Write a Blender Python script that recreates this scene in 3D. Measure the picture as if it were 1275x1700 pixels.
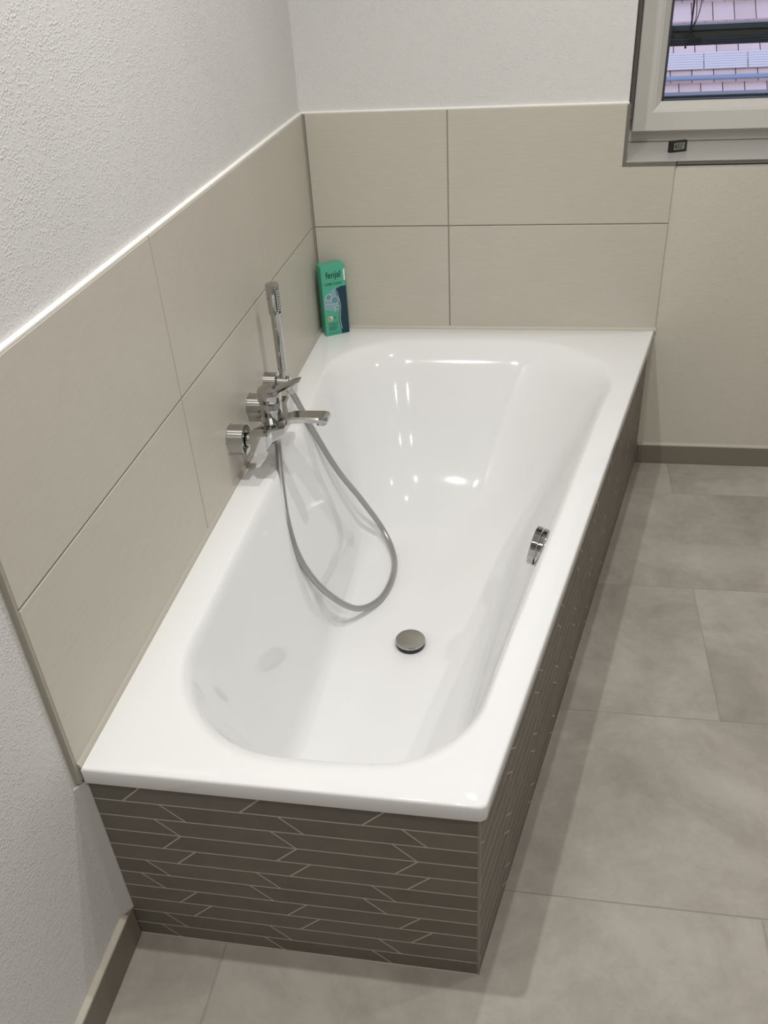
import bpy, bmesh, math, random
from mathutils import Vector, Matrix
random.seed(4)
for o in list(bpy.data.objects): bpy.data.objects.remove(o)
scene = bpy.context.scene
C = scene.collection

# ------------------------------------------------------------------ camera
cam = bpy.data.cameras.new('camera')
cam.sensor_fit = 'VERTICAL'; cam.sensor_height = 36.0
cam.lens = 36.0 * 1451.79 / 1700.0
cam.clip_start = 0.02; cam.clip_end = 200
cam_o = bpy.data.objects.new('camera', cam); C.objects.link(cam_o)
cam_o.location = (0.63197, -0.76332, 1.43506)
cam_o.rotation_euler = (0.980397, 0.054816, 0.158000)
scene.camera = cam_o

# ------------------------------------------------------------------ world, exposure
w = bpy.data.worlds.new('world'); scene.world = w; w.use_nodes = True
bg = w.node_tree.nodes['Background']
bg.inputs[0].default_value = (0.60, 0.68, 1.0, 1); bg.inputs[1].default_value = 2.0
scene.view_settings.view_transform = 'Standard'
scene.view_settings.look = 'None'
scene.view_settings.exposure = -0.26
scene.view_settings.gamma = 1.0
scene.view_settings.use_curve_mapping = False

# recessed ceiling spots: x, y, watts
CEIL = 2.46
SPOTS = [(0.28, 0.10, 16.5), (0.74, 0.84, 12), (0.45, -0.95, 6.5), (1.30, -0.75, 9), (1.75, 0.60, 7.5), (2.1, -0.9, 4)]
SPOT_COL = (1.0, 0.985, 0.945)

# dimensions found from the photograph (metres)
L, H, T, G = 1.679, 0.437, 1.034, 0.737
F, B = 0.595, 0.968          # rim width at the foot end / head end
YF = 0.008                   # face of the strip tiles
PL = 0.010                   # plaster lies this far behind the tile face

# ------------------------------------------------------------------ materials
def new_mat(name):
    m = bpy.data.materials.new(name); m.use_nodes = True
    return m, m.node_tree.nodes, m.node_tree.links, m.node_tree.nodes['Principled BSDF']
def plain(name, col, rough=0.5, metal=0.0, spec=0.5, coat=0.0):
    m, n, l, b = new_mat(name)
    b.inputs['Base Color'].default_value = (*col, 1); b.inputs['Roughness'].default_value = rough
    b.inputs['Metallic'].default_value = metal; b.inputs['Specular IOR Level'].default_value = spec
    b.inputs['Coat Weight'].default_value = coat
    return m
def tex(n, l, kind, scale, mapping=(1, 1, 1), **kw):
    co = n.new('ShaderNodeTexCoord'); mp = n.new('ShaderNodeMapping'); mp.inputs['Scale'].default_value = mapping
    l.new(co.outputs['Object'], mp.inputs['Vector'])
    t = n.new(kind); t.inputs['Scale'].default_value = scale
    for k, v in kw.items(): t.inputs[k].default_value = v
    l.new(mp.outputs[0], t.inputs['Vector'])
    return t
def ramp(n, l, src, stops):
    r = n.new('ShaderNodeValToRGB')
    e = r.color_ramp.elements
    while len(e) < len(stops): e.new(0.5)
    for i, (p, c) in enumerate(stops): e[i].position = p; e[i].color = (*c, 1)
    l.new(src, r.inputs[0]); return r
def bump(n, l, b, src, strength, dist):
    bp = n.new('ShaderNodeBump'); bp.inputs['Strength'].default_value = strength; bp.inputs['Distance'].default_value = dist
    l.new(src, bp.inputs['Height'])
    if b.inputs['Normal'].is_linked: l.new(b.inputs['Normal'].links[0].from_socket, bp.inputs['Normal'])
    l.new(bp.outputs[0], b.inputs['Normal'])

def plaster(name, col, grain=1.0):
    m, n, l, b = new_mat(name)
    b.inputs['Roughness'].default_value = 0.75; b.inputs['Specular IOR Level'].default_value = 0.3
    big = tex(n, l, 'ShaderNodeTexNoise', 1.7, Detail=3.0)
    c = ramp(n, l, big.outputs['Fac'], [(0.3, tuple(x * 0.96 for x in col)), (0.7, tuple(min(1, x * 1.03) for x in col))])
    l.new(c.outputs[0], b.inputs['Base Color'])
    v = tex(n, l, 'ShaderNodeTexVoronoi', 250, Randomness=1.0)
    g = ramp(n, l, v.outputs['Distance'], [(0.0, (1, 1, 1)), (0.55, (0, 0, 0))])
    ns = tex(n, l, 'ShaderNodeTexNoise', 60, Detail=2.0)
    gate = ramp(n, l, ns.outputs['Fac'], [(0.38, (0.15, 0.15, 0.15)), (0.60, (1, 1, 1))])
    mul = n.new('ShaderNodeMath'); mul.operation = 'MULTIPLY'; l.new(g.outputs[0], mul.inputs[0]); l.new(gate.outputs[0], mul.inputs[1])
    bump(n, l, b, mul.outputs[0], 0.46 * grain, 0.0017)
    n2 = tex(n, l, 'ShaderNodeTexNoise', 120, Detail=4.0)
    bump(n, l, b, n2.outputs['Fac'], 0.35 * grain, 0.0014)
    return m
M = {}
M['plaster'] = plaster('white_grain_plaster', (0.69, 0.682, 0.665))
M['plaster_cream'] = plaster('cream_grain_plaster', (0.60, 0.565, 0.49), 0.9)
M['ceiling'] = plain('ceiling_paint', (0.72, 0.71, 0.69), 0.8)

def linen(name, col, mapping):
    m, n, l, b = new_mat(name)
    b.inputs['Roughness'].default_value = 0.36; b.inputs['Specular IOR Level'].default_value = 0.42
    f = tex(n, l, 'ShaderNodeTexNoise', 40, mapping, Detail=5.0, Roughness=0.65)
    big = tex(n, l, 'ShaderNodeTexNoise', 3.0, Detail=3.0)
    mx = n.new('ShaderNodeMath'); mx.operation = 'ADD'; l.new(f.outputs['Fac'], mx.inputs[0])
    hb = n.new('ShaderNodeMath'); hb.operation = 'MULTIPLY'; hb.inputs[1].default_value = 0.35; l.new(big.outputs['Fac'], hb.inputs[0])
    l.new(hb.outputs[0], mx.inputs[1])
    c = ramp(n, l, mx.outputs[0], [(0.45, tuple(x * 0.93 for x in col)), (0.9, tuple(x * 1.06 for x in col))])
    l.new(c.outputs[0], b.inputs['Base Color'])
    bump(n, l, b, f.outputs['Fac'], 0.12, 0.0008)
    return m
TILE = (0.55, 0.512, 0.445)
M['tile_back'] = linen('cream_linen_tile_back', TILE, (0.5, 1, 14))
M['tile_left'] = linen('cream_linen_tile_left', TILE, (1, 0.5, 14))
M['grout'] = plain('beige_grout', (0.30, 0.275, 0.235), 0.85)
M['silicone'] = plain('silicone', (0.46, 0.43, 0.37), 0.45)
M['filler'] = plain('grey_filler', (0.56, 0.55, 0.53), 0.6)
M['trimwhite'] = plain('white_joint', (0.86, 0.84, 0.80), 0.6)
M['profile'] = plain('brushed_profile', (0.30, 0.285, 0.25), 0.35, 0.75)
M['stone'] = plain('tile_edge', (0.40, 0.37, 0.31), 0.55)

def concrete():
    m, n, l, b = new_mat('concrete_look_floor_tile')
    b.inputs['Specular IOR Level'].default_value = 0.4
    oi = n.new('ShaderNodeObjectInfo')
    co = n.new('ShaderNodeTexCoord'); add = n.new('ShaderNodeVectorMath'); add.operation = 'MULTIPLY_ADD'
    l.new(oi.outputs['Random'], add.inputs[0]); add.inputs[1].default_value = (37, 61, 13); l.new(co.outputs['Object'], add.inputs[2])
    def nz(scale, det, rgh, dist=0.0):
        t = n.new('ShaderNodeTexNoise'); t.inputs['Scale'].default_value = scale; t.inputs['Detail'].default_value = det
        t.inputs['Roughness'].default_value = rgh; t.inputs['Distortion'].default_value = dist; l.new(add.outputs[0], t.inputs['Vector']); return t
    a = nz(3.2, 8, 0.62, 0.8); d = nz(22, 6, 0.7, 0.3)
    s = n.new('ShaderNodeMath'); s.operation = 'MULTIPLY_ADD'; l.new(d.outputs['Fac'], s.inputs[0]); s.inputs[1].default_value = 0.35; l.new(a.outputs['Fac'], s.inputs[2])
    c = ramp(n, l, s.outputs[0], [(0.46, (0.280, 0.253, 0.218)), (0.66, (0.362, 0.330, 0.288)), (0.88, (0.46, 0.425, 0.38))])
    l.new(c.outputs[0], b.inputs['Base Color'])
    r = ramp(n, l, a.outputs['Fac'], [(0.3, (0.48,) * 3), (0.7, (0.62,) * 3)]); l.new(r.outputs[0], b.inputs['Roughness'])
    bump(n, l, b, d.outputs['Fac'], 0.12, 0.001)
    return m
M['floor'] = concrete()
M['floor_grout'] = plain('floor_grout', (0.36, 0.335, 0.30), 0.85)

def taupe():
    m, n, l, b = new_mat('taupe_strip_tile')
    b.inputs['Roughness'].default_value = 0.5; b.inputs['Specular IOR Level'].default_value = 0.4
    oi = n.new('ShaderNodeObjectInfo')
    f = tex(n, l, 'ShaderNodeTexNoise', 25, (1, 1, 1), Detail=5.0)
    s = n.new('ShaderNodeMath'); s.operation = 'MULTIPLY_ADD'; l.new(oi.outputs['Random'], s.inputs[0]); s.inputs[1].default_value = 0.5; l.new(f.outputs['Fac'], s.inputs[2])
    c = ramp(n, l, s.outputs[0], [(0.3, (0.135, 0.120, 0.096)), (1.0, (0.172, 0.154, 0.126))])
    l.new(c.outputs[0], b.inputs['Base Color'])
    return m
M['taupe'] = taupe()
M['strip_grout'] = plain('light_strip_grout', (0.50, 0.47, 0.42), 0.85)
M['skirting'] = plain('taupe_skirting', (0.20, 0.178, 0.142), 0.5)
M['skirt_top'] = plain('skirting_top_joint', (0.46, 0.42, 0.35), 0.6)
M['enamel'] = plain('white_enamel', (0.81, 0.812, 0.81), 0.05, 0.0, 0.5)
M['chrome'] = plain('chrome', (0.53, 0.53, 0.52), 0.06, 1.0)
M['hose'] = plain('silver_hose', (0.40, 0.40, 0.39), 0.30, 0.75)
M['black'] = plain('black_rubber', (0.012, 0.012, 0.012), 0.45)
M['nozzle'] = plain('grey_nozzles', (0.62, 0.62, 0.60), 0.5)
M['pvc'] = plain('window_pvc', (0.66, 0.645, 0.60), 0.35)
M['reveal'] = plain('dark_reveal_profile', (0.17, 0.16, 0.135), 0.6)
M['seal'] = plain('dark_seal', (0.05, 0.052, 0.06), 0.5)
M['sill'] = plain('grey_sill', (0.47, 0.45, 0.42), 0.3)
M['anthracite'] = plain('anthracite_aluminium', (0.065, 0.072, 0.085), 0.45, 0.0)
M['dark_slat'] = plain('dark_slat', (0.05, 0.052, 0.045), 0.5)
M['cord'] = plain('black_cord', (0.008, 0.008, 0.010), 0.5)
M['pipe'] = plain('galvanised_pipe', (0.24, 0.28, 0.36), 0.35, 0.5)
M['plank'] = plain('wet_plank', (0.60, 0.53, 0.50), 0.25)
M['box'] = plain('green_card', (0.075, 0.40, 0.27), 0.4)
M['box_dark'] = plain('petrol_print', (0.002, 0.036, 0.062), 0.5)
M['box_black'] = plain('black_print', (0.008, 0.016, 0.016), 0.4)
M['box_white'] = plain('white_print', (0.80, 0.82, 0.80), 0.4)
M['box_bub'] = plain('pale_blue_print', (0.22, 0.38, 0.42), 0.4)
M['box_bub2'] = plain('grey_blue_print', (0.13, 0.27, 0.33), 0.4)
M['box_line'] = plain('dark_green_print', (0.01, 0.10, 0.075), 0.4)
M['box_orange'] = plain('orange_print', (0.75, 0.40, 0.06), 0.4)
M['lcd'] = plain('lcd', (0.22, 0.225, 0.20), 0.3)
def lamp_mat():
    m, n, l, b = new_mat('lamp_lens'); b.inputs['Emission Color'].default_value = (*SPOT_COL, 1); b.inputs['Emission Strength'].default_value = 8; return m
M['lens'] = lamp_mat()
def roof_mat():
    m, n, l, b = new_mat('clay_roof_tile'); b.inputs['Roughness'].default_value = 0.5
    oi = n.new('ShaderNodeObjectInfo')
    f = tex(n, l, 'ShaderNodeTexNoise', 4, Detail=5.0)
    s = n.new('ShaderNodeMath'); s.operation = 'MULTIPLY_ADD'; l.new(oi.outputs['Random'], s.inputs[0]); s.inputs[1].default_value = 0.5; l.new(f.outputs['Fac'], s.inputs[2])
    c = ramp(n, l, s.outputs[0], [(0.3, (0.57, 0.395, 0.33)), (1.0, (0.68, 0.50, 0.44))]); l.new(c.outputs[0], b.inputs['Base Color'])
    return m
M['roof'] = roof_mat()
def glass_mat():
    m = bpy.data.materials.new('window_glass'); m.use_nodes = True; n = m.node_tree.nodes; l = m.node_tree.links
    n.remove(n['Principled BSDF'])
    t = n.new('ShaderNodeBsdfTransparent'); t.inputs[0].default_value = (0.95, 0.97, 0.98, 1)
    g = n.new('ShaderNodeBsdfGlossy'); g.inputs['Roughness'].default_value = 0.0
    fr = n.new('ShaderNodeFresnel'); fr.inputs['IOR'].default_value = 1.3
    mx = n.new('ShaderNodeMixShader'); l.new(fr.outputs[0], mx.inputs[0]); l.new(t.outputs[0], mx.inputs[1]); l.new(g.outputs[0], mx.inputs[2])
    l.new(mx.outputs[0], n['Material Output'].inputs['Surface']); return m
M['glass'] = glass_mat()

# ------------------------------------------------------------------ helpers
def link_mesh(name, me, mat, parent=None, smooth=False):
    o = bpy.data.objects.new(name, me); C.objects.link(o)
    if mat is not None and not me.materials: me.materials.append(mat)
    if parent is not None: o.parent = parent
    if smooth:
        for p in me.polygons: p.use_smooth = True
    return o
def from_bm(name, bm, mat, parent=None, smooth=False, sharp=None):
    bmesh.ops.recalc_face_normals(bm, faces=bm.faces)
    me = bpy.data.meshes.new(name); bm.to_mesh(me); bm.free()
    o = link_mesh(name, me, mat, parent, smooth)
    if smooth and sharp: me.set_sharp_from_angle(angle=math.radians(sharp))
    return o
def boxbm(bm, x0, x1, y0, y1, z0, z1):
    v = [bm.verts.new(p) for p in [(x0, y0, z0), (x1, y0, z0), (x1, y1, z0), (x0, y1, z0), (x0, y0, z1), (x1, y0, z1), (x1, y1, z1), (x0, y1, z1)]]
    for f in [(0, 3, 2, 1), (4, 5, 6, 7), (0, 1, 5, 4), (1, 2, 6, 5), (2, 3, 7, 6), (3, 0, 4, 7)]: bm.faces.new([v[i] for i in f])
    return v
def box(name, x0, x1, y0, y1, z0, z1, mat, parent=None, bev=0.0, seg=1):
    bm = bmesh.new(); boxbm(bm, x0, x1, y0, y1, z0, z1)
    if bev: bmesh.ops.bevel(bm, geom=bm.edges[:], offset=bev, segments=seg, affect='EDGES', profile=0.6)
    return from_bm(name, bm, mat, parent, smooth=bool(bev and seg > 1), sharp=40)
def prism(name, pts, axis_fn, d0, d1, mat, parent=None, bev=0.0, seg=1):
    """polygon pts (u,v) extruded from d0 to d1; axis_fn(u,v,d)->xyz"""
    bm = bmesh.new()
    a = [bm.verts.new(axis_fn(u, v, d0)) for u, v in pts]; b = [bm.verts.new(axis_fn(u, v, d1)) for u, v in pts]
    bm.faces.new(a); bm.faces.new(b[::-1])
    for i in range(len(pts)): bm.faces.new([a[i], b[i], b[(i + 1) % len(pts)], a[(i + 1) % len(pts)]])
    if bev: bmesh.ops.bevel(bm, geom=bm.edges[:], offset=bev, segments=seg, affect='EDGES', profile=0.6)
    return from_bm(name, bm, mat, parent, smooth=bool(bev and seg > 1), sharp=35)
def lathe(name, prof, origin, axis, mat, parent=None, n=48, sharp=35):
    """prof: [(r, h)] along axis from origin"""
    ax = Vector(axis).normalized(); q = Vector((0, 0, 1)).rotation_difference(ax); o0 = Vector(origin)
    bm = bmesh.new(); rings = []
    for r, h in prof:
        if r < 1e-6: rings.append([bm.verts.new(o0 + q @ Vector((0, 0, h)))])
        else: rings.append([bm.verts.new(o0 + q @ Vector((r * math.cos(2 * math.pi * k / n), r * math.sin(2 * math.pi * k / n), h))) for k in range(n)])
    for a, b in zip(rings, rings[1:]):
        for k in range(n):
            k2 = (k + 1) % n
            if len(a) == 1 and len(b) == 1: continue
            if len(a) == 1: bm.faces.new([a[0], b[k], b[k2]])
            elif len(b) == 1: bm.faces.new([a[k], a[k2], b[0]])
            else: bm.faces.new([a[k], a[k2], b[k2], b[k]])
    return from_bm(name, bm, mat, parent, smooth=True, sharp=sharp)
def cyl_prof(r, h0, h1, e=0.001): return [(0, h0), (r - e, h0), (r, h0 + e), (r, h1 - e), (r - e, h1), (0, h1)]
def catmull(P, per=12):
    P = [Vector(p) for p in P]; out = []
    for i in range(len(P) - 1):
        p0 = P[max(i - 1, 0)]; p1 = P[i]; p2 = P[i + 1]; p3 = P[min(i + 2, len(P) - 1)]
        for k in range(per):
            t = k / per
            out.append(0.5 * ((2 * p1) + (p2 - p0) * t + (2 * p0 - 5 * p1 + 4 * p2 - p3) * t * t + (3 * p1 - p0 - 3 * p2 + p3) * t ** 3))
    out.append(P[-1]); return out
def tube(name, path, r, mat, parent=None, n=14):
    bm = bmesh.new(); rings = []; nrm = None
    for i, p in enumerate(path):
        t = (path[min(i + 1, len(path) - 1)] - path[max(i - 1, 0)]).normalized()
        if nrm is None: nrm = t.orthogonal().normalized()
        nrm = (nrm - t * nrm.dot(t)).normalized(); bi = t.cross(nrm)
        rr = r[i] if isinstance(r, list) else r
        rings.append([bm.verts.new(p + nrm * rr * math.cos(2 * math.pi * k / n) + bi * rr * math.sin(2 * math.pi * k / n)) for k in range(n)])
    for a, b in zip(rings, rings[1:]):
        for k in range(n): bm.faces.new([a[k], a[(k + 1) % n], b[(k + 1) % n], b[k]])
    bm.faces.new(rings[0][::-1]); bm.faces.new(rings[-1])
    return from_bm(name, bm, mat, parent, smooth=True, sharp=50)
def tag(o, label, cat, group=None):
    o['label'] = label; o['category'] = cat
    if group: o['group'] = group
    return o
def struct(o, label=None):
    o['kind'] = 'structure'
    if label: o['label'] = label
    return o
def empty(name, loc=(0, 0, 0), rz=0.0):
    o = bpy.data.objects.new(name, None); o.empty_display_size = 0.05; C.objects.link(o); o.location = loc; o.rotation_euler = (0, 0, rz); return o

HOME = []
# ------------------------------------------------------------------ room shell
X1, Y0 = 2.75, -2.4
WX0, WX1, WZ0, WZ1 = 0.841, 1.80, 0.881, 2.10        # window opening
YP = L + PL                                            # plaster face of the back wall
bm = bmesh.new()
OUT = 2.06
boxbm(bm, -0.30, WX0, YP, OUT, -0.1, CEIL)
boxbm(bm, WX0, WX1, YP, OUT, -0.1, WZ0)
boxbm(bm, WX0, WX1, YP, OUT, WZ1, CEIL)
boxbm(bm, WX1, X1 + 0.2, YP, OUT, -0.1, CEIL)
wall_back = struct(from_bm('wall_back', bm, M['plaster']), 'back wall of grainy white plaster with window opening')
wall_left = struct(box('wall_left', -0.20, -PL, Y0, YP, -0.1, CEIL, M['plaster']), 'left wall of grainy white plaster above and below tiles')
struct(box('wall_right', X1, X1 + 0.15, Y0, YP, -0.1, CEIL, M['plaster']), 'plain white plaster wall opposite the bathtub')
struct(box('wall_front', -0.20, X1 + 0.15, Y0 - 0.15, Y0, -0.1, CEIL, M['plaster']), 'plain white plaster wall facing the window')
struct(box('ceiling', -0.20, X1 + 0.15, Y0 - 0.15, OUT, CEIL, CEIL + 0.12, M['ceiling']), 'plain white ceiling with recessed spots')
floor = struct(box('floor', -0.20, X1 + 0.15, Y0 - 0.15, YP + 0.02, -0.10, -0.0015, M['floor_grout']), 'floor of large grey concrete-look tiles')

# cream painted area of the back wall below the window: thin paint coat, its own plaster layer
box('cream_plaster', 0.955, X1, YP - 0.004, YP + 0.001, 0.0, WZ0 - 0.004, M['plaster_cream'], wall_back)

# floor tiles 0.90 x 0.446 in running bond
ys = [0.164 + 0.4475 * k for k in range(-6, 4)] + [YP]
for i, (a, b_) in enumerate(zip(ys, ys[1:])):
    off = 1.055 if i % 2 == 1 else 1.055 - 0.45
    x = off - 0.9 * 3
    while x < X1:
        xa, xb = max(x, -PL), min(x + 0.9, X1)
        ya, yb = max(a, Y0), b_
        if xb - xa > 0.02 and yb - ya > 0.02:
            me_o = box('tile', 0.0012, xb - xa - 0.0012, 0.0012, yb - ya - 0.0012, -0.008, 0.0, M['floor'], floor, 0.0008)
            me_o.location = (xa, ya, 0)
        x += 0.9

# ------------------------------------------------------------------ wall tiles
GW = 0.0016
def tile_left(y0, y1, z0, z1): box('tile', -PL, 0.0, y0 + GW, y1 - GW, z0 + GW, z1 - GW, M['tile_left'], wall_left, 0.0009)
def tile_back(x0, x1, z0, z1): box('tile', x0 + GW, x1 - GW, L, YP, z0 + GW, z1 - GW, M['tile_back'], wall_back, 0.0009)
ZL = H - 0.03
for y0, y1 in [(0.0, 0.601), (0.601, 1.201), (1.201, L - 0.004)]:
    tile_left(y0, y1, G, T); tile_left(y0, y1, ZL, G)
tile_back(0.004, 0.385, G, T); tile_back(0.004, 0.385, ZL, G); tile_back(0.385, 0.972, ZL, G)
pts = [(0.385 + GW, G + GW), (0.972 - GW, G + GW), (0.972 - GW, 0.8835), (0.8385, 0.8835), (0.8385, T - GW), (0.385 + GW, T - GW)]
prism('tile', pts, lambda u, v, d: (u, d, v), L, YP, M['tile_back'], wall_back, 0.0009)
box('grout_bed', -PL - 0.001, -0.0022, 0.002, L, ZL, T - 0.002, M['grout'], wall_left)
box('grout_bed', 0.0, 0.8385, L + 0.0022, YP + 0.001, ZL, T - 0.002, M['grout'], wall_back)
box('grout_bed', 0.8385, 0.970, L + 0.0022, YP + 0.001, ZL, 0.8835, M['grout'], wall_back)
box('corner_joint', -0.004, 0.0042, L - 0.0035, L + 0.006, ZL, T - 0.002, M['grout'], wall_back)
# pale joint on top of the tiles, silicone where tiles meet the bath rim, tile end facing the room
struct(box('trim_1', -PL - 0.001, -0.0008, 0.0, L + 0.004, T - 0.002, T + 0.004, M['trimwhite'], None, 0.0015), 'pale joint along the top of the left wall tiles')
struct(box('trim_2', -0.006, 0.842, L + 0.0008, YP + 0.001, T - 0.002, T + 0.004, M['trimwhite'], None, 0.0015), 'pale joint along the top of the back wall tiles')
struct(prism('trim_3', [(-0.001, H - 0.002), (0.006, H - 0.002), (0.005, H + 0.0025), (0.0025, H + 0.006), (-0.001, H + 0.009)], lambda u, v, d: (u, d, v), 0.002, L + 0.001, M['silicone']), 'silicone seam between left wall tiles and bath rim')
struct(prism('trim_4', [(0.001, H - 0.002), (-0.006, H - 0.002), (-0.005, H + 0.0025), (-0.0025, H + 0.006), (0.001, H + 0.009)], lambda u, v, d: (d, L + u, v), 0.0, 0.972, M['silicone']), 'silicone seam between back wall tiles and bath rim')
struct(box('trim_5', -PL - 0.001, -0.0004, -0.004, 0.0012, H - 0.03, T, M['stone'], None, 0.0008), 'beige edging on the end of the left wall tiles')
# smooth filler strip between bath panel and left wall
struct(prism('trim_6', [(-PL - 0.002, -0.014), (-PL + 0.0008, -0.013), (0.003, 0.006), (0.003, 0.016), (-PL - 0.002, 0.016)], lambda u, v, d: (u, v, d), 0.078, H - 0.034, M['filler'], None, 0.0006), 'smooth filler strip where bath panel meets left wall')
# metal profiles around the window recess
struct(box('trim_7', 0.8375, 0.8465, L - 0.0008, YP + 0.02, 0.8835, T - 0.002, M['profile'], None, 0.0006), 'metal profile beside the tiles at the window recess')
struct(box('trim_8', 0.8465, 0.972, L - 0.0008, YP + 0.01, 0.8835, 0.8945, M['profile'], None, 0.0006), 'metal profile under the window sill above the tiles')
struct(box('trim_9', 0.974, WX1, L + 0.004, YP + 0.012, 0.8855, 0.8955, M['profile'], None, 0.0006), 'metal profile under the window sill above cream plaster')

# ------------------------------------------------------------------ skirting
sk = struct(box('baseboard_left', -PL, 0.0015, Y0, YF - 0.002, 0.0, 0.078, M['skirting'], None, 0.0008), 'taupe tile skirting along the left wall')
prism('top_joint', [(-PL, 0.0775), (0.0008, 0.0775), (-0.001, 0.0795), (-PL, 0.082)], lambda u, v, d: (u, d, v), Y0, -0.010, M['skirt_top'], sk)
sk = struct(box('baseboard_back', 0.9625, X1, YP - 0.012, YP - 0.004, 0.0, 0.063, M['skirting'], None, 0.0008), 'taupe tile skirting along the back wall under the window')
prism('top_joint', [(0.0, 0.0625), (-0.0076, 0.0625), (-0.0072, 0.065), (0.0, 0.070)], lambda u, v, d: (d, YP - 0.0042 + u, v), 0.9625, X1, M['skirt_top'], sk)

# ------------------------------------------------------------------ window
win = struct(empty('window_1', (WX0, L, WZ0)), 'white plastic window above the foot of the back wall')
HOME.append((win, win.location.copy())); win.matrix_basis = Matrix.Identity(4)   # parts are built in world space, see end
box('sill', WX0 + 0.004, WX1, L + 0.0005, 1.925, 0.8945, 0.897, M['sill'], win, 0.0005)
box('sill_bed', WX0 + 0.004, WX1, YP + 0.012, 1.925, WZ0, 0.8945, M['grout'], win)
box('fixed_frame', WX0, WX1, 1.908, 1.960, 0.897, 0.955, M['pvc'], win, 0.002)
box('fixed_frame', WX0, 0.905, 1.915, 1.960, 0.955, WZ1, M['pvc'], win, 0.002)
box('fixed_frame', 1.74, WX1, 1.915, 1.960, 0.955, WZ1, M['pvc'], win, 0.002)
box('fixed_frame', 0.905, 1.74, 1.915, 1.960, WZ1 - 0.06, WZ1, M['pvc'], win, 0.002)
box('reveal_profile', WX0 + 0.001, 0.8705, 1.884, 1.9145, 0.960, WZ1, M['reveal'], win)
# sash: four mitred bars with a bevelled glazing bead
SX0, SX1, SZ0, SZ1 = 0.872, 1.772, 0.930, WZ1 - 0.03
def sash_ring(i0, i1, y0, y1):
    """returns bars between ring inset i0 (at depth y0) and i1 (at y1)"""
    a = [(SX0 + i0, SZ0 + i0), (SX1 - i0, SZ0 + i0), (SX1 - i0, SZ1 - i0), (SX0 + i0, SZ1 - i0)]
    b = [(SX0 + i1, SZ0 + i1), (SX1 - i1, SZ0 + i1), (SX1 - i1, SZ1 - i1), (SX0 + i1, SZ1 - i1)]
    return a, b
steps = [(0.0, 1.912), (0.0, 1.878), (0.002, 1.876), (0.048, 1.876), (0.0495, 1.8775), (0.054, 1.8790), (0.0705, 1.896), (0.0715, 1.900), (0.0715, 1.912)]
for s in range(4):
    bm = bmesh.new(); ra = []; rb = []
    for ins, yy in steps:
        a, _ = sash_ring(ins, ins, yy, yy)
        p, q = a[s], a[(s + 1) % 4]
        ra.append(bm.verts.new((p[0], yy, p[1]))); rb.append(bm.verts.new((q[0], yy, q[1])))
    for k in range(len(steps) - 1): bm.faces.new([ra[k], rb[k], rb[k + 1], ra[k + 1]])
    bm.faces.new([ra[-1], rb[-1], rb[0], ra[0]]); bm.faces.new(ra); bm.faces.new(rb[::-1])
    from_bm('sash_bar', bm, M['pvc'], win)
a, _ = sash_ring(0.068, 0.068, 0, 0)
for (x0, x1, z0, z1) in [(SX0 + 0.068, SX0 + 0.0775, SZ0 + 0.07, SZ1 - 0.07), (SX1 - 0.0775, SX1 - 0.068, SZ0 + 0.07, SZ1 - 0.07), (SX0 + 0.068, SX1 - 0.068, SZ0 + 0.068, SZ0 + 0.0745), (SX0 + 0.068, SX1 - 0.068, SZ1 - 0.0775, SZ1 - 0.068)]:
    box('seal', x0, x1, 1.9005, 1.909, z0, z1, M['seal'], win)
box('pane', SX0 + 0.06, SX1 - 0.06, 1.9095, 1.9115, SZ0 + 0.06, SZ1 - 0.06, M['glass'], win)
box('outer_sill', WX0, WX1, 1.962, 2.14, 0.955, 0.985, M['anthracite'], win, 0.002)
box('outer_frame_rail', WX0, WX1, 1.962, 1.985, 0.985, 1.003, M['anthracite'], win, 0.002)

# ------------------------------------------------------------------ bathtub
def rounded_quad(cs, rs, ne=14, na=12, bulge=(0, 0, 0, 0)):
    """cs: 4 corners counter-clockwise; equal point count for any quad"""
    n = 4; arcs = []
    for i in range(n):
        p = Vector(cs[i]); a = (Vector(cs[i - 1]) - p).normalized(); b = (Vector(cs[(i + 1) % n]) - p).normalized()
        th = a.angle(b); t = rs[i] / math.tan(th / 2); cc = p + (a + b).normalized() * (rs[i] / math.sin(th / 2))
        s, e = p + a * t, p + b * t
        a0 = math.atan2(s.y - cc.y, s.x - cc.x); a1 = math.atan2(e.y - cc.y, e.x - cc.x)
        while a1 < a0: a1 += 2 * math.pi
        arcs.append([cc + Vector((math.cos(a0 + (a1 - a0) * k / na), math.sin(a0 + (a1 - a0) * k / na))) * rs[i] for k in range(na + 1)])
    out = []
    for i in range(n):
        out += arcs[i]
        s, e = arcs[i][-1], arcs[(i + 1) % n][0]
        for k in range(1, ne): out.append(s.lerp(e, k / ne))
    # outward bulge of whole sides
    res = []
    for q in out:
        q = q.copy()
        for i in range(n):
            if bulge[i]:
                p, r = Vector(cs[i]), Vector(cs[(i + 1) % n]); d = (r - p); ln = d.length; d /= ln; nn = Vector((d.y, -d.x))
                u = (q - p).dot(d) / ln; w_ = max(0.0, 1 - abs((q - p).dot(nn)) / 0.30)
                if 0 <= u <= 1: q += nn * bulge[i] * 4 * u * (1 - u) * w_
        res.append(q)
    return res
tub = tag(empty('bathtub', (0.38, 0.84, 0.0)), 'white enamel built-in bathtub that tapers towards its foot end', 'bathtub')
HOME.append((tub, tub.location.copy())); tub.matrix_basis = Matrix.Identity(4)   # parts are built in world space, see end
ZB = 0.030
outer = rounded_quad([(0.002, 0.0), (F, 0.0), (B, L - 0.001), (0.002, L - 0.001)], [0.004, 0.014, 0.004, 0.004])
outer_in = rounded_quad([(0.006, 0.004), (F - 0.004, 0.004), (B - 0.0045, L - 0.004), (0.006, L - 0.004)], [0.004, 0.011, 0.004, 0.004])
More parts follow.
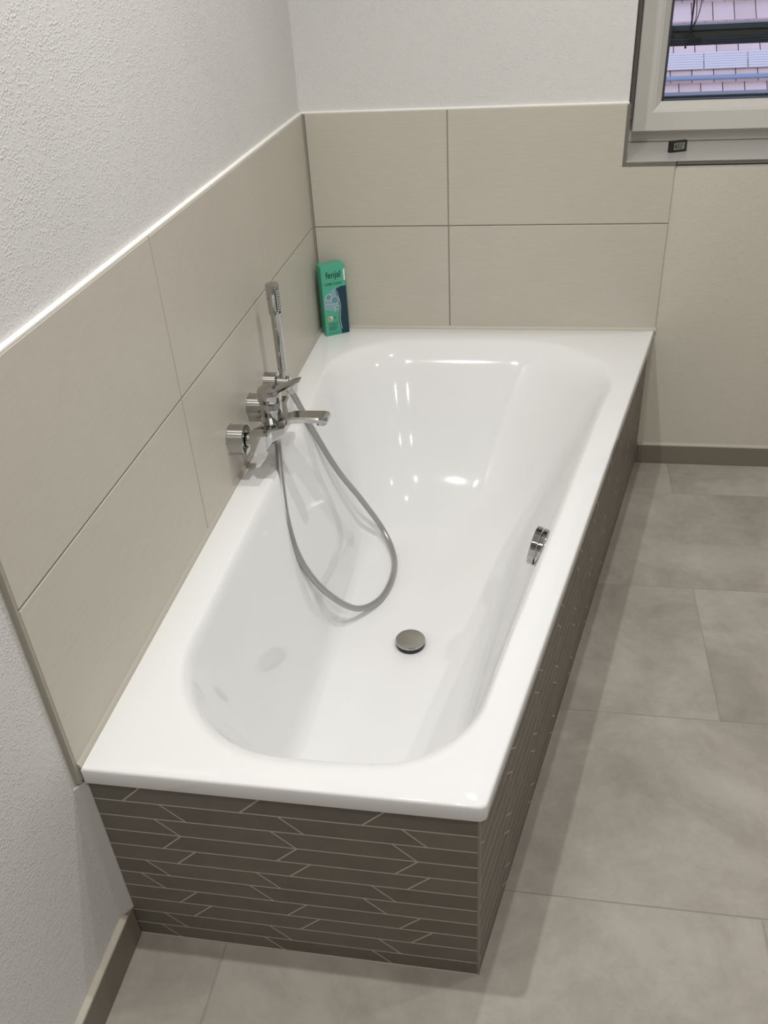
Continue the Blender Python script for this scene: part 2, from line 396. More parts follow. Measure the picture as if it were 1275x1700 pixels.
outer_mid = rounded_quad([(0.0032, 0.0012), (F - 0.0012, 0.0012), (B - 0.0012, L - 0.002), (0.0032, L - 0.002)], [0.004, 0.013, 0.004, 0.004])
under = rounded_quad([(0.012, 0.012), (F - 0.010, 0.012), (B - 0.012, L - 0.010), (0.012, L - 0.010)], [0.004, 0.008, 0.004, 0.004])
top = rounded_quad([(0.076, 0.082), (0.553, 0.082), (0.872, 1.545), (0.082, 1.545)], [0.20, 0.15, 0.22, 0.19], bulge=(0.018, 0, 0.022, 0))
bot = rounded_quad([(0.180, 0.27), (0.50, 0.27), (0.628, 1.30), (0.199, 1.30)], [0.10, 0.10, 0.14, 0.14], bulge=(0.015, 0, -0.004, 0))
DR = Vector((0.375, 0.757))
bm = bmesh.new()
def ring2(pts, z): return [bm.verts.new((p.x, p.y, z)) for p in pts]
N = len(top)
loops = [ring2(under, H - 0.029), ring2(outer_mid, H - 0.032), ring2(outer, H - 0.030), ring2(outer, H - 0.0045), ring2(outer_mid, H - 0.0013), ring2(outer_in, H)]
prof = []
for i in range(N):
    t3 = Vector((top[i].x, top[i].y, H)); b3 = Vector((bot[i].x, bot[i].y, ZB)); wv = b3 - t3
    h2 = Vector((-wv.x, -wv.y, 0)).normalized()
    back = min(1, max(0, (t3.y - 1.15) / 0.35)); back = back * back * (3 - 2 * back)
    front = 1 - min(1, max(0, (t3.y - 0.08) / 0.25))
    a = 0.011 + 0.030 * back + 0.020 * front
    sa = 0.07 + 0.10 * back + 0.02 * front
    sb = 0.11 + 0.39 * back; bb = 0.035 + 0.135 * back
    pts = []
    P0, P2 = t3 + h2 * a, t3 + wv * sa
    for k in range(9): s = k / 8; pts.append(P0 * (1 - s) ** 2 + t3 * 2 * s * (1 - s) + P2 * s * s)
    Q0, Q2 = b3 - wv * sb, b3 - h2 * bb
    for k in range(1, 5): pts.append(P2.lerp(Q0, k / 5))
    for k in range(9): s = k / 8; pts.append(Q0 * (1 - s) ** 2 + b3 * 2 * s * (1 - s) + Q2 * s * s)
    q2 = Q2.copy()
    ang = math.atan2(q2.y - DR.y, q2.x - DR.x); e3 = Vector((DR.x + 0.038 * math.cos(ang), DR.y + 0.038 * math.sin(ang), ZB - 0.004))
    for k in range(1, 9): s = k / 8; pts.append(q2.lerp(e3, s))
    pts.append(Vector((DR.x + 0.031 * math.cos(ang), DR.y + 0.031 * math.sin(ang), ZB - 0.007)))
    pts.append(Vector((DR.x + 0.020 * math.cos(ang), DR.y + 0.020 * math.sin(ang), ZB - 0.018)))
    prof.append(pts)
for k in range(len(prof[0])): loops.append([bm.verts.new(prof[i][k]) for i in range(N)])
for a, b in zip(loops, loops[1:]):
    for i in range(N): bm.faces.new([a[i], a[(i + 1) % N], b[(i + 1) % N], b[i]])
bm.faces.new(loops[-1])
shell = from_bm('shell', bm, M['enamel'], tub, smooth=True, sharp=75)
# drain: black seal below a chrome cap
seal = lathe('drain_seal', [(0, -0.006), (0.033, -0.006), (0.034, 0.004), (0.034, 0.0065), (0, 0.0065)], (DR.x, DR.y, ZB), (0, 0, 1), M['black'], None)
cap = lathe('drain_cap', [(0, 0.0065), (0.0345, 0.0065), (0.0352, 0.0080), (0.0350, 0.0100), (0.0335, 0.0114), (0.02, 0.0120), (0, 0.0122)], (DR.x, DR.y, ZB), (0, 0, 1), M['chrome'], tub)
seal.parent = cap
cap['label'] = 'round chrome drain cap'
# overflow rotary knob on the room-side inner wall
OV = Vector((0.675, 0.727, 0.345)); ODIR = Vector((-0.95, 0.22, 0.16))
knob = lathe('overflow_knob', [(0.0, 0.016), (0.0400, 0.016), (0.0413, 0.0172), (0.0415, 0.028), (0.0400, 0.0300), (0, 0.0305)], OV, ODIR, M['chrome'], tub, n=56)
knob['label'] = 'chrome overflow knob'
lathe('knob_base', [(0, -0.012), (0.0400, -0.012), (0.0400, 0.0135), (0.0390, 0.0145), (0.032, 0.0145), (0.032, 0.016), (0, 0.016)], OV, ODIR, M['chrome'], knob, n=56)

# ------------------------------------------------------------------ tiled bath panel
apron = tag(empty('tiled_bath_surround', (F, 0, 0)), 'taupe strip-tile panel cladding two sides of the bathtub', 'bath surround')
HOME.append((apron, apron.location.copy())); apron.matrix_basis = Matrix.Identity(4)   # parts are built in world space, see end
RH, SL, GG, TH = 0.0364, 0.184, 0.0012, 0.005
zrow = lambda r: 0.398 - RH * r              # top of row r (row 0 is the first full row under the rim)
ROWS_F = {-1: ('/', 0.030), 0: ('/', 0.050), 1: ('\\', 0.142), 2: ('\\', 0.126), 3: ('/', 0.093), 4: ('/', 0.110), 5: ('\\', 0.089), 6: ('\\', 0.073), 7: ('/', 0.093), 8: ('/', 0.111), 9: ('\\', 0.091), 10: ('\\', 0.075)}
ROWS_R = {-1: ('/', 0.13), 0: ('/', 0.13), 1: ('\\', 0.020), 2: ('\\', 0.185), 3: ('/', 0.150), 4: ('/', 0.165), 5: ('\\', 0.005), 6: ('\\', 0.180), 7: ('/', 0.150), 8: ('/', 0.170), 9: ('\\', 0.010), 10: ('\\', 0.178)}
cache = {}
def strips(rows, length, fn, x_in=0.0):
    """rows of strip tiles with 45 degree ends; fn(u, z, d) -> world, d outward"""
    for r, (dr, x0) in rows.items():
        zt, zb = zrow(r) - GG, zrow(r + 1) + GG
        if r == 10: zb = 0.0015
        if r == -1: zt = H - 0.031
        hgt = zt - zb; sg = 1 if dr == '/' else -1
        x = x0 - SL * 2
        while x < length + SL:
            # parallelogram, bottom from x..x+SL, top shifted by sg*hgt
            g = GG * 1.41
            poly = [(x + g, zb), (x + SL - g, zb), (x + SL - g + sg * hgt, zt), (x + g + sg * hgt, zt)]
            poly = clip(clip(poly, x_in + 0.001, True), length - 0.001, False)
            if len(poly) >= 3 and max(p[0] for p in poly) - min(p[0] for p in poly) > 0.006:
                u0 = min(p[0] for p in poly)
                bm = bmesh.new()
                a = [bm.verts.new(fn(u, z, 0.0)) for u, z in poly]
                m_u = sum(p[0] for p in poly) / len(poly); m_z = sum(p[1] for p in poly) / len(poly)
                b = [bm.verts.new(fn(u, z, TH)) for u, z in poly]
                bm.faces.new(a); bm.faces.new(b)
                for i in range(len(poly)): bm.faces.new([a[i], a[(i + 1) % len(poly)], b[(i + 1) % len(poly)], b[i]])
                from_bm('strip_tile', bm, M['taupe'], apron)
            x += SL
def clip(poly, x, keep_right):
    out = []
    ins = lambda p: (p[0] >= x) if keep_right else (p[0] <= x)
    for i in range(len(poly)):
        p, q = poly[i], poly[(i + 1) % len(poly)]
        if ins(p): out.append(p)
        if ins(p) != ins(q):
            t = (x - p[0]) / (q[0] - p[0]); out.append((x, p[1] + t * (q[1] - p[1])))
    return out
# front side, tile face at y = 0.008; room side parallel to the rim
YF = 0.008
strips(ROWS_F, F - 0.010, lambda u, z, d: (u, YF + TH - d, z), -0.004)
dirR = Vector((B - F, L, 0)).normalized(); nR = Vector((dirR.y, -dirR.x, 0)); PR = Vector((F - 0.008, YF, 0)); LR = (L - YF) / dirR.y
strips(ROWS_R, LR, lambda u, z, d: tuple(PR + dirR * u - nR * (TH - d) + Vector((0, 0, z))), 0.003)
box('grout_bed', -0.004, F - 0.0105, YF + 0.0001, YF + 0.03, 0.0, H - 0.031, M['strip_grout'], apron)
bm = bmesh.new()
q = [PR - nR * 0.0001 + dirR * 0.003, PR - nR * 0.0001 + dirR * LR, PR - nR * 0.03 + dirR * LR, PR - nR * 0.03 + dirR * 0.02]
a = [bm.verts.new((p.x, p.y, 0.0)) for p in q]; b = [bm.verts.new((p.x, p.y, H - 0.031)) for p in q]
bm.faces.new(a); bm.faces.new(b)
for i in range(4): bm.faces.new([a[i], a[(i + 1) % 4], b[(i + 1) % 4], b[i]])
from_bm('grout_bed', bm, M['strip_grout'], apron)
cp = prism('corner_profile', [(PR.x - 0.0025, YF - 0.0006), (PR.x + 0.0004, YF - 0.0006), (PR.x + 0.0010, YF + 0.003), (PR.x - 0.0025, YF + 0.004)], lambda u, v, d: (u, v, d), 0.0, H - 0.031, M['profile'], apron)
cp['label'] = 'slim metal corner profile'
box('floor_joint', -0.004, F - 0.009, YF - 0.0015, YF + 0.004, 0.0, 0.0018, M['strip_grout'], apron)

# ------------------------------------------------------------------ bath mixer
FY, FZ = 0.876, 0.540
mixer = tag(empty('bath_mixer', (0, FY, FZ)), 'chrome wall-mounted bath mixer with lever and flat spout', 'faucet')
HOME.append((mixer, mixer.location.copy())); mixer.matrix_basis = Matrix.Identity(4)   # parts are built in world space, see end
for s in (-1, 1):
    y = FY + s * 0.0745
    lathe('rosette', [(0, 0.0), (0.0335, 0.0), (0.0335, 0.0005), (0.0325, 0.0012), (0.0325, 0.034), (0.0315, 0.0352), (0.021, 0.0352), (0.0205, 0.031), (0, 0.031)], (0, y, FZ), (1, 0, 0), M['chrome'], mixer, n=64)
    lathe('connector', [(0, 0.03), (0.0150, 0.03), (0.0150, 0.044), (0.0172, 0.045), (0.0172, 0.056), (0.016, 0.057), (0, 0.057)], (0, y, FZ), (1, 0, 0), M['chrome'], mixer, n=40)
# body: long bar, slim at the ends, deep in the middle
bm = bmesh.new()
secs = [(-0.094, 0.048, 0.088, 0.518, 0.562), (-0.066, 0.048, 0.089, 0.517, 0.561), (-0.024, 0.050, 0.106, 0.514, 0.546), (0.024, 0.050, 0.106, 0.514, 0.546), (0.066, 0.048, 0.089, 0.517, 0.561), (0.094, 0.048, 0.088, 0.518, 0.562)]
rings = []
for dy, xa, xb, za, zb in secs:
    zm = za + 0.010
    rings.append([bm.verts.new(p) for p in [(xa, FY + dy, za), (xb - 0.016, FY + dy, za - 0.001), (xb, FY + dy, zm + 0.004), (xb, FY + dy, zb - 0.003), (xb - 0.003, FY + dy, zb), (xa, FY + dy, zb)]])
for a, b in zip(rings, rings[1:]):
    for k in range(6): bm.faces.new([a[k], a[(k + 1) % 6], b[(k + 1) % 6], b[k]])
bm.faces.new(rings[0]); bm.faces.new(rings[-1])
bmesh.ops.recalc_face_normals(bm, faces=bm.faces)
bmesh.ops.bevel(bm, geom=bm.edges[:], offset=0.0016, segments=2, affect='EDGES', profile=0.6)
body = from_bm('body', bm, M['chrome'], mixer, smooth=True, sharp=28)
CX = 0.074
lathe('cartridge_housing', [(0, -0.022), (0.0205, -0.022), (0.0228, 0.010), (0.0236, 0.0105), (0.0240, 0.040), (0.0232, 0.0412), (0, 0.0412)], (CX, FY, 0.555), (0, 0, 1), M['chrome'], mixer)
lathe('gap_ring', [(0, 0.0410), (0.0222, 0.0410), (0.0222, 0.0435), (0, 0.0435)], (CX, FY, 0.555), (0, 0, 1), M['black'], mixer)
lever = lathe('lever_cap', [(0, 0.0432), (0.0250, 0.0432), (0.0262, 0.046), (0.0258, 0.066), (0.0235, 0.0705), (0.012, 0.0730), (0, 0.0735)], (CX, FY, 0.555), (0, 0, 1), M['chrome'], mixer)
# lever blade rising away from the wall
bm = bmesh.new(); rings = []
for x, z, hw, th in [(0.080, 0.6235, 0.0150, 0.010), (0.090, 0.6275, 0.0165, 0.0105), (0.102, 0.6325, 0.0165, 0.0095), (0.120, 0.6400, 0.0165, 0.0065), (0.138, 0.6465, 0.0160, 0.0048), (0.1445, 0.6490, 0.0150, 0.0030)]:
    rings.append([bm.verts.new(p) for p in [(x, FY - hw, z - th * 0.3), (x, FY - hw * 0.7, z), (x, FY + hw * 0.7, z), (x, FY + hw, z - th * 0.3), (x + 0.002, FY + hw * 0.7, z - th), (x + 0.002, FY - hw * 0.7, z - th)]])
for a, b in zip(rings, rings[1:]):
    for k in range(6): bm.faces.new([a[k], a[(k + 1) % 6], b[(k + 1) % 6], b[k]])
bm.faces.new(rings[0]); bm.faces.new(rings[-1])
from_bm('lever_blade', bm, M['chrome'], lever, smooth=True, sharp=35)
# spout: flat slab with rounded tip
bm = bmesh.new(); rings = []
for x, z, hw, th in [(0.090, 0.5540, 0.0150, 0.022), (0.104, 0.5600, 0.0175, 0.0180), (0.122, 0.5650, 0.0195, 0.0150), (0.150, 0.5660, 0.0200, 0.0140), (0.190, 0.5660, 0.0205, 0.0135), (0.1985, 0.5655, 0.0185, 0.0125), (0.2020, 0.5640, 0.0150, 0.0095)]:
    c_ = 0.0035
    rings.append([bm.verts.new(p) for p in [(x, FY - hw, z - c_), (x, FY - hw + c_, z), (x, FY + hw - c_, z), (x, FY + hw, z - c_), (x, FY + hw, z - th + c_), (x, FY + hw - c_, z - th), (x, FY - hw + c_, z - th), (x, FY - hw, z - th + c_)]])
for a, b in zip(rings, rings[1:]):
    for k in range(8): bm.faces.new([a[k], a[(k + 1) % 8], b[(k + 1) % 8], b[k]])
bm.faces.new(rings[0]); bm.faces.new(rings[-1])
spout = from_bm('spout', bm, M['chrome'], mixer, smooth=True, sharp=40)
lathe('aerator', [(0, 0.0), (0.0095, 0.0), (0.0115, 0.001), (0.0115, 0.014), (0, 0.014)], (0.184, FY, 0.5425), (0, 0, 1), M['chrome'], spout, n=32)
lathe('hose_outlet', [(0, 0.0), (0.0085, 0.0), (0.0092, 0.002), (0.0092, 0.026), (0, 0.026)], (0.074, FY + 0.010, 0.4965), (0, 0, 1), M['chrome'], mixer, n=28)

# ------------------------------------------------------------------ shower holder, hand shower, hose
HY, HZ = 1.080, 0.540
holder = tag(empty('shower_holder', (0, HY, HZ)), 'round chrome wall holder clasping the hand shower', 'shower holder')
HOME.append((holder, holder.location.copy())); holder.matrix_basis = Matrix.Identity(4)   # parts are built in world space, see end
lathe('rosette', [(0, 0), (0.0255, 0.0), (0.0255, 0.0295), (0.0245, 0.0305), (0, 0.0305)], (0, HY, HZ), (1, 0, 0), M['chrome'], holder, n=48)
lathe('clasp', [(0, 0.030), (0.0175, 0.030), (0.0175, 0.0605), (0.0165, 0.0615), (0, 0.0615)], (0, HY, HZ), (1, 0, 0), M['chrome'], holder, n=48)
SB, ST = Vector((0.0465, 1.0795, 0.5560)), Vector((0.0475, 1.0775, 0.7860))
sh = tag(empty('hand_shower', SB), 'slim chrome stick hand shower standing in its wall holder', 'hand shower')
HOME.append((sh, sh.location.copy())); sh.matrix_basis = Matrix.Identity(4)   # parts are built in world space, see end
ax = (ST - SB); hl = ax.length
lathe('handle', [(0, 0), (0.0090, 0.0), (0.0090, 0.0180), (0.0100, 0.0185), (0.0112, 0.0200), (0.0116, hl - 0.072), (0.0118, hl - 0.064), (0, hl - 0.064)], SB, ax, M['chrome'], sh, n=40)
head = lathe('spray_head', [(0, hl - 0.072), (0.0142, hl - 0.072), (0.0148, hl - 0.070), (0.0156, hl - 0.004), (0.0150, hl - 0.0012), (0.0120, hl), (0, hl)], SB, ax, M['chrome'], sh, n=40)
fd = Vector((0.86, -0.50, 0)).normalized(); sd = Vector((0.50, 0.86, 0)); axn = ax.normalized()
def on_head(s, t, d): return SB + axn * t + fd * (math.sqrt(max(0.0, 0.0153 ** 2 - s * s)) + d) + sd * s
bm = bmesh.new(); grid = []
for j in range(17):
    t = hl - 0.068 + 0.058 * j / 16; hw = 0.0078 * min(1.0, math.sqrt(max(0.02, 1 - (2 * abs(j / 16 - 0.5)) ** 6)))
    grid.append([bm.verts.new(on_head(hw * (k / 4 - 1), t, 0.0005)) for k in range(9)])
for a, b in zip(grid, grid[1:]):
    for k in range(8): bm.faces.new([a[k], a[k + 1], b[k + 1], b[k]])
bmesh.ops.solidify(bm, geom=bm.faces[:], thickness=-0.0004)
from_bm('spray_face', bm, M['black'], head, smooth=True, sharp=50)
bm = bmesh.new()
for j in range(13):
    for s in (-0.0045, -0.0003, 0.0040):
        p = on_head(s, hl - 0.063 + 0.048 * j / 12 + (0.002 if s == -0.0003 else 0), 0.0004)
        q_ = Vector((0, 0, 1)).rotation_difference(fd)
        mt = Matrix.Translation(p + fd * 0.001) @ q_.to_matrix().to_4x4()
        bmesh.ops.create_cone(bm, cap_ends=True, segments=8, radius1=0.0015, radius2=0.0010, depth=0.0028, matrix=mt)
nz = from_bm('spray_nozzles', bm, M['nozzle'], head); nz['kind'] = 'stuff'

hp = [(0.0745, FY + 0.010, 0.500), (0.0755, 0.884, 0.478), (0.085, 0.842, 0.411), (0.105, 0.788, 0.334), (0.134, 0.757, 0.255), (0.178, 0.767, 0.164), (0.233, 0.822, 0.069), (0.278, 0.896, 0.0385), (0.297, 0.987, 0.0380), (0.2865, 1.083, 0.0385), (0.247, 1.150, 0.076), (0.198, 1.139, 0.175), (0.150, 1.102, 0.288), (0.100, 1.095, 0.404), (0.066, 1.088, 0.498), (0.0470, 1.0797, 0.545)]
hose = tag(empty('shower_hose', (0.297, 0.987, 0.03)), 'grey metal shower hose looping down into the bathtub', 'hose')
HOME.append((hose, hose.location.copy())); hose.matrix_basis = Matrix.Identity(4)   # parts are built in world space, see end
path = catmull(hp, 12)
tube('hose_tube', path, 0.0076, M['hose'], hose, n=16)
d = (path[-1] - path[-8]).normalized()
lathe('hose_cone', [(0, 0), (0.0075, 0), (0.0105, 0.028), (0.0105, 0.036), (0, 0.036)], path[-1] - d * 0.040, d, M['chrome'], hose, n=28)

# ------------------------------------------------------------------ bath oil carton
th_box = math.atan2(0.029, 0.067)
carton = tag(empty('bath_oil_carton', (0.0275, 1.607, H), th_box + 0.13), 'green bath oil carton with dark blue figure print on bath corner', 'carton')
BW, BD, BH = 0.072, 0.042, 0.207
# local: x along the front, y depth, z up; origin front left bottom
box('carton_body', 0, BW, 0, BD, 0, BH, M['box'], carton, 0.0012, 2)
def flat(name, polys, mat, y=-0.00025, th=0.0003):
    bm = bmesh.new()
    for poly in polys:
        a = [bm.verts.new((u, y, z)) for u, z in poly]; b = [bm.verts.new((u, y + th, z)) for u, z in poly]
        bm.faces.new(a); bm.faces.new(b)
        for i in range(len(poly)): bm.faces.new([a[i], a[(i + 1) % len(poly)], b[(i + 1) % len(poly)], b[i]])
    return from_bm(name, bm, mat, carton)
def circ(u, z, r, n=28, a0=0, a1=360): return [(u + r * math.cos(math.radians(a0 + (a1 - a0) * k / n)), z + r * math.sin(math.radians(a0 + (a1 - a0) * k / n))) for k in range(n if a1 - a0 == 360 else n + 1)]
def cring(u, z, r, t, n=28, a0=0, a1=360):
    out = []
    for k in range(n):
        p0 = math.radians(a0 + (a1 - a0) * k / n); p1 = math.radians(a0 + (a1 - a0) * (k + 1) / n)
        out.append([(u + (r - t) * math.cos(p0), z + (r - t) * math.sin(p0)), (u + r * math.cos(p0), z + r * math.sin(p0)), (u + r * math.cos(p1), z + r * math.sin(p1)), (u + (r - t) * math.cos(p1), z + (r - t) * math.sin(p1))])
    return out
wv = [(0.0, 0.050), (0.10, 0.0495), (0.20, 0.0470), (0.32, 0.0455), (0.45, 0.0480), (0.60, 0.0500), (0.72, 0.0485), (0.86, 0.0440), (0.95, 0.0415), (1.0, 0.0445)]
ZF = 0.138
left_edge = [(u, 0.002 + ZF * t) for t, u in wv]
flat('figure_print', [[(BW - 0.0004, 0.002)] + [(BW - 0.0004, ZF + 0.006)] + [(0.056, ZF + 0.006)] + left_edge[::-1]], M['box_dark'])
flat('figure_outline', [[(left_edge[i][0] - 0.0022, left_edge[i][1]), (left_edge[i][0] - 0.0002, left_edge[i][1]), (left_edge[i + 1][0] - 0.0002, left_edge[i + 1][1]), (left_edge[i + 1][0] - 0.0022, left_edge[i + 1][1])] for i in range(len(left_edge) - 1)], M['box_black'])
flat('figure_gleam', [[(left_edge[i][0] + 0.0002, left_edge[i][1]), (left_edge[i][0] + 0.0013, left_edge[i][1]), (left_edge[i + 1][0] + 0.0013, left_edge[i + 1][1]), (left_edge[i + 1][0] + 0.0002, left_edge[i + 1][1])] for i in range(1, len(left_edge) - 2)], M['box_white'], -0.00035)
flat('white_mark', [[(BW - 0.0055, 0.160), (BW - 0.0008, 0.160), (BW - 0.0008, 0.193), (BW - 0.0055, 0.193)]], M['box_white'])
flat('bubble_print', [[(0.002, 0.112), (0.012, 0.124), (0.026, 0.134), (0.041, 0.146), (0.039, 0.128), (0.044, 0.108), (0.046, 0.088), (0.044, 0.070), (0.030, 0.074), (0.016, 0.078), (0.002, 0.082)]], M['box_bub'], -0.0002)
flat('bubble_shade', [circ(0.0165, 0.117, 0.0085), circ(0.0345, 0.106, 0.0105), circ(0.041, 0.083, 0.0052)], M['box_bub2'], -0.00028)
flat('bubble_fill', [circ(0.0118, 0.082, 0.0098, 20, 10, 170)], M['box_bub'], -0.00028)
flat('bubble_rim', cring(0.0165, 0.117, 0.0095, 0.0010) + cring(0.0345, 0.106, 0.0116, 0.0011) + cring(0.041, 0.083, 0.0060, 0.0009) + cring(0.0135, 0.078, 0.0205, 0.0011, 24, -20, 122), M['box_white'], -0.00034)
flat('bubble_line', cring(0.0345, 0.106, 0.0126, 0.0008, 28, 60, 250) + cring(0.0135, 0.078, 0.0216, 0.0009, 24, -20, 122), M['box_dark'], -0.00032)
flat('flower_print', [circ(0.0165, 0.0520, 0.0078)], M['box_orange'], -0.00025)
flat('flower_print', [circ(0.0182, 0.0535, 0.0062)], M['box_white'], -0.0004)
flat('bottom_line', [[(0.006, 0.0075), (0.044, 0.0075), (0.044, 0.0085), (0.006, 0.0085)]], M['box_line'])
def text(name, s, size, loc, mat, parent, sx=1.0, rot=(math.pi / 2, 0, 0), bold=0.0, align='LEFT'):
    cu = bpy.data.curves.new(name, 'FONT'); cu.body = s; cu.size = size; cu.extrude = 0.0001; cu.offset = bold; cu.align_x = align; cu.resolution_u = 3
    tmp = bpy.data.objects.new('tmp', cu); C.objects.link(tmp)
    dg = bpy.context.evaluated_depsgraph_get(); me = bpy.data.meshes.new_from_object(tmp.evaluated_get(dg))
    bpy.data.objects.remove(tmp); me.name = name
    me.materials.clear()
    o = link_mesh(name, me, mat, parent); o.location = loc; o.rotation_euler = rot; o.scale = (sx, 1, 1)
    return o
text('lettering', 'fenjal', 0.0275, (0.036, -0.0003, 0.172), M['box_black'], carton, 0.80, bold=0.00022, align='CENTER')
text('lettering', 'CREME ÖLBAD', 0.0102, (0.0335, -0.0003, 0.1515), M['box_line'], carton, 0.80, bold=0.00004, align='CENTER')
text('lettering', '82', 0.0105, (0.0118, -0.0006, 0.0485), M['box_black'], carton, 0.95, bold=0.0001)
for z, x1 in [(0.0370, 0.040), (0.0315, 0.043), (0.0255, 0.038), (0.0210, 0.036), (0.0165, 0.034)]:
    flat('small_print', [[(0.010 + 0.0042 * k, z), (min(x1, 0.010 + 0.0042 * k + 0.0036), z), (min(x1, 0.010 + 0.0042 * k + 0.0036), z + 0.0021), (0.010 + 0.0042 * k, z + 0.0021)] for k in range(int((x1 - 0.010) / 0.0042))], M['box_line'])
flat('small_print', [[(0.026, 0.054), (0.036, 0.054), (0.036, 0.0555), (0.026, 0.0555)], [(0.026, 0.050), (0.033, 0.050), (0.033, 0.0512), (0.026, 0.0512)]], M['box_line'])

# ------------------------------------------------------------------ digital hygrometer on the sill
hyg = tag(empty('hygrometer', (0.9635, 1.763, 0.897), math.atan2(0.018, 0.046)), 'small black digital hygrometer standing on the window sill', 'hygrometer')
box('case', 0, 0.0475, 0, 0.013, 0, 0.0285, M['black'], hyg, 0.0012, 2)
scr = box('display', 0.0105, 0.0405, -0.0004, 0.001, 0.0062, 0.0235, M['lcd'], hyg)
text('lettering', '43', 0.0175, (0.0120, -0.0006, 0.0090), M['black'], scr, 0.78, bold=0.0002)
text('lettering', '22', 0.0085, (0.0275, -0.0006, 0.0150), M['black'], scr, 0.9, bold=0.0001)
text('lettering', '%', 0.0070, (0.0275, -0.0006, 0.0080), M['black'], scr, 0.9, bold=0.0001)

# ------------------------------------------------------------------ outside: blind rail, cords, roof
rail = tag(empty('blind_rail', (0.90, 2.0, 1.12)), 'anthracite external blind rail and slat pack outside window pane', 'blind')
HOME.append((rail, rail.location.copy())); rail.matrix_basis = Matrix.Identity(4)   # parts are built in world space, see end
box('top_rail', WX0 + 0.005, WX1 - 0.005, 2.000, 2.050, 1.1560, 1.1700, M['anthracite'], rail, 0.0015)
box('lower_rail', WX0 + 0.005, WX1 - 0.005, 2.006, 2.046, 1.1380, 1.1550, M['dark_slat'], rail, 0.0015)
for z in (1.1345, 1.1310, 1.1265):
    box('slat', WX0 + 0.008, WX1 - 0.008, 2.000, 2.050, z - 0.0008, z + 0.0008, M['anthracite'], rail)
box('bottom_slat', WX0 + 0.008, WX1 - 0.008, 2.002, 2.048, 1.1205, 1.1240, M['anthracite'], rail)
for k in range(12):  # open slats above the rail, added to hold back sky light
    zc = 1.236 + 0.074 * k
    prism('added_blind_slat', [(-0.036, 0.0115), (-0.012, 0.0065), (0.012, -0.001), (0.036, -0.0110), (0.036, -0.0122), (0.012, -0.0024), (-0.012, 0.0050), (-0.036, 0.0100)], lambda u, v, d: (d, 2.025 + u, zc + v), WX0 + 0.008, WX1 - 0.008, M['anthracite'], rail)
for s in (0.905, 1.77):
    box('guide_rod', s - 0.003, s + 0.003, 2.022, 2.028, 0.985, WZ1 + 0.2, M['anthracite'], rail)
tape = tag(box('lift_tape', 1.0075, 1.0120, 1.990, 1.9915, 1.150, 2.09, M['cord']), 'straight black lift tape hanging outside the window', 'tape')
cord = tag(empty('tangled_cord', (1.02, 1.99, 1.12)), 'tangled black cord with connector in front of blind rail', 'cord')
HOME.append((cord, cord.location.copy())); cord.matrix_basis = Matrix.Identity(4)   # parts are built in world space, see end
tube('cord_loop', catmull([(1.012, 1.988, 2.05), (1.013, 1.988, 1.40), (1.0145, 1.987, 1.25), (1.019, 1.986, 1.200), (1.0165, 1.985, 1.178), (1.010, 1.984, 1.165), (1.006, 1.984, 1.150), (1.000, 1.984, 1.140), (1.006, 1.983, 1.135)], 6), 0.0011, M['cord'], cord, n=8)
tube('cord_loop', catmull([(1.028, 1.988, 2.05), (1.028, 1.988, 1.40), (1.028, 1.987, 1.24), (1.026, 1.986, 1.205), (1.020, 1.985, 1.180), (1.012, 1.984, 1.162), (1.016, 1.983, 1.148), (1.024, 1.983, 1.142)], 6), 0.0012, M['cord'], cord, n=8)
tube('cord_loop', catmull([(0.992, 1.984, 1.143), (0.998, 1.983, 1.150), (1.008, 1.983, 1.146), (1.016, 1.982, 1.139), (1.010, 1.982, 1.131), (1.002, 1.982, 1.136), (0.998, 1.983, 1.130), (1.000, 1.983, 1.121)], 6), 0.0013, M['cord'], cord, n=8)
box('connector', 1.006, 1.040, 1.979, 1.986, 1.1315, 1.1400, M['cord'], cord, 0.0012)
box('plug', 0.9975, 1.0025, 1.979, 1.985, 1.1165, 1.1225, M['cord'], cord, 0.001)

th_r = math.radians(40)
RREF = Vector((0, 13.0, -0.455)); RU = Vector((0, math.cos(th_r), math.sin(th_r))); RN = Vector((0, -math.sin(th_r), math.cos(th_r)))
roof = tag(empty('tiled_roof', (3, 12, -2)), 'neighbouring roof of pale red clay tiles seen through the window', 'roof')
HOME.append((roof, roof.location.copy())); roof.matrix_basis = Matrix.Identity(4)   # parts are built in world space, see end
TW, TR = 0.2835, 0.34
rp = lambda x, s, d: tuple(Vector((x, 0, 0)) + RREF + RU * s + RN * d)
bm = bmesh.new()
J = 0.006
vs = [(-TW / 2 + J, 0, 0.02), (TW / 2 - J, 0, 0.02), (TW / 2 - J, TR + 0.03, 0.0), (-TW / 2 + J, TR + 0.03, 0.0), (-TW / 2 + J, 0, 0.045), (TW / 2 - J, 0, 0.045), (TW / 2 - J, TR + 0.03, 0.015), (-TW / 2 + J, TR + 0.03, 0.015)]
vv = [bm.verts.new(Vector((x, 0, 0)) + RU * s + RN * d_) for x, s, d_ in vs]
for f in [(0, 3, 2, 1), (4, 5, 6, 7), (0, 1, 5, 4), (1, 2, 6, 5), (2, 3, 7, 6), (3, 0, 4, 7)]: bm.faces.new([vv[i] for i in f])
bmesh.ops.recalc_face_normals(bm, faces=bm.faces)
rt_me = bpy.data.meshes.new('roof_tile'); bm.to_mesh(rt_me); bm.free(); rt_me.materials.append(M['roof'])
RO = {-2: 2.995, -1: 2.881, 0: 2.925, 1: 2.925 + 0.142, 2: 3.170}
for r in range(-5, 8):
    s0 = -0.2 + TR * (r + 1)
    jx = RO.get(r, 2.90 + 0.142 * (r % 2))
    for k in range(-6, 12):
        o = bpy.data.objects.new('roof_tile', rt_me); C.objects.link(o); o.parent = roof
        o.location = Vector((jx + TW * (k + 0.5), 0, 0)) + RREF + RU * s0
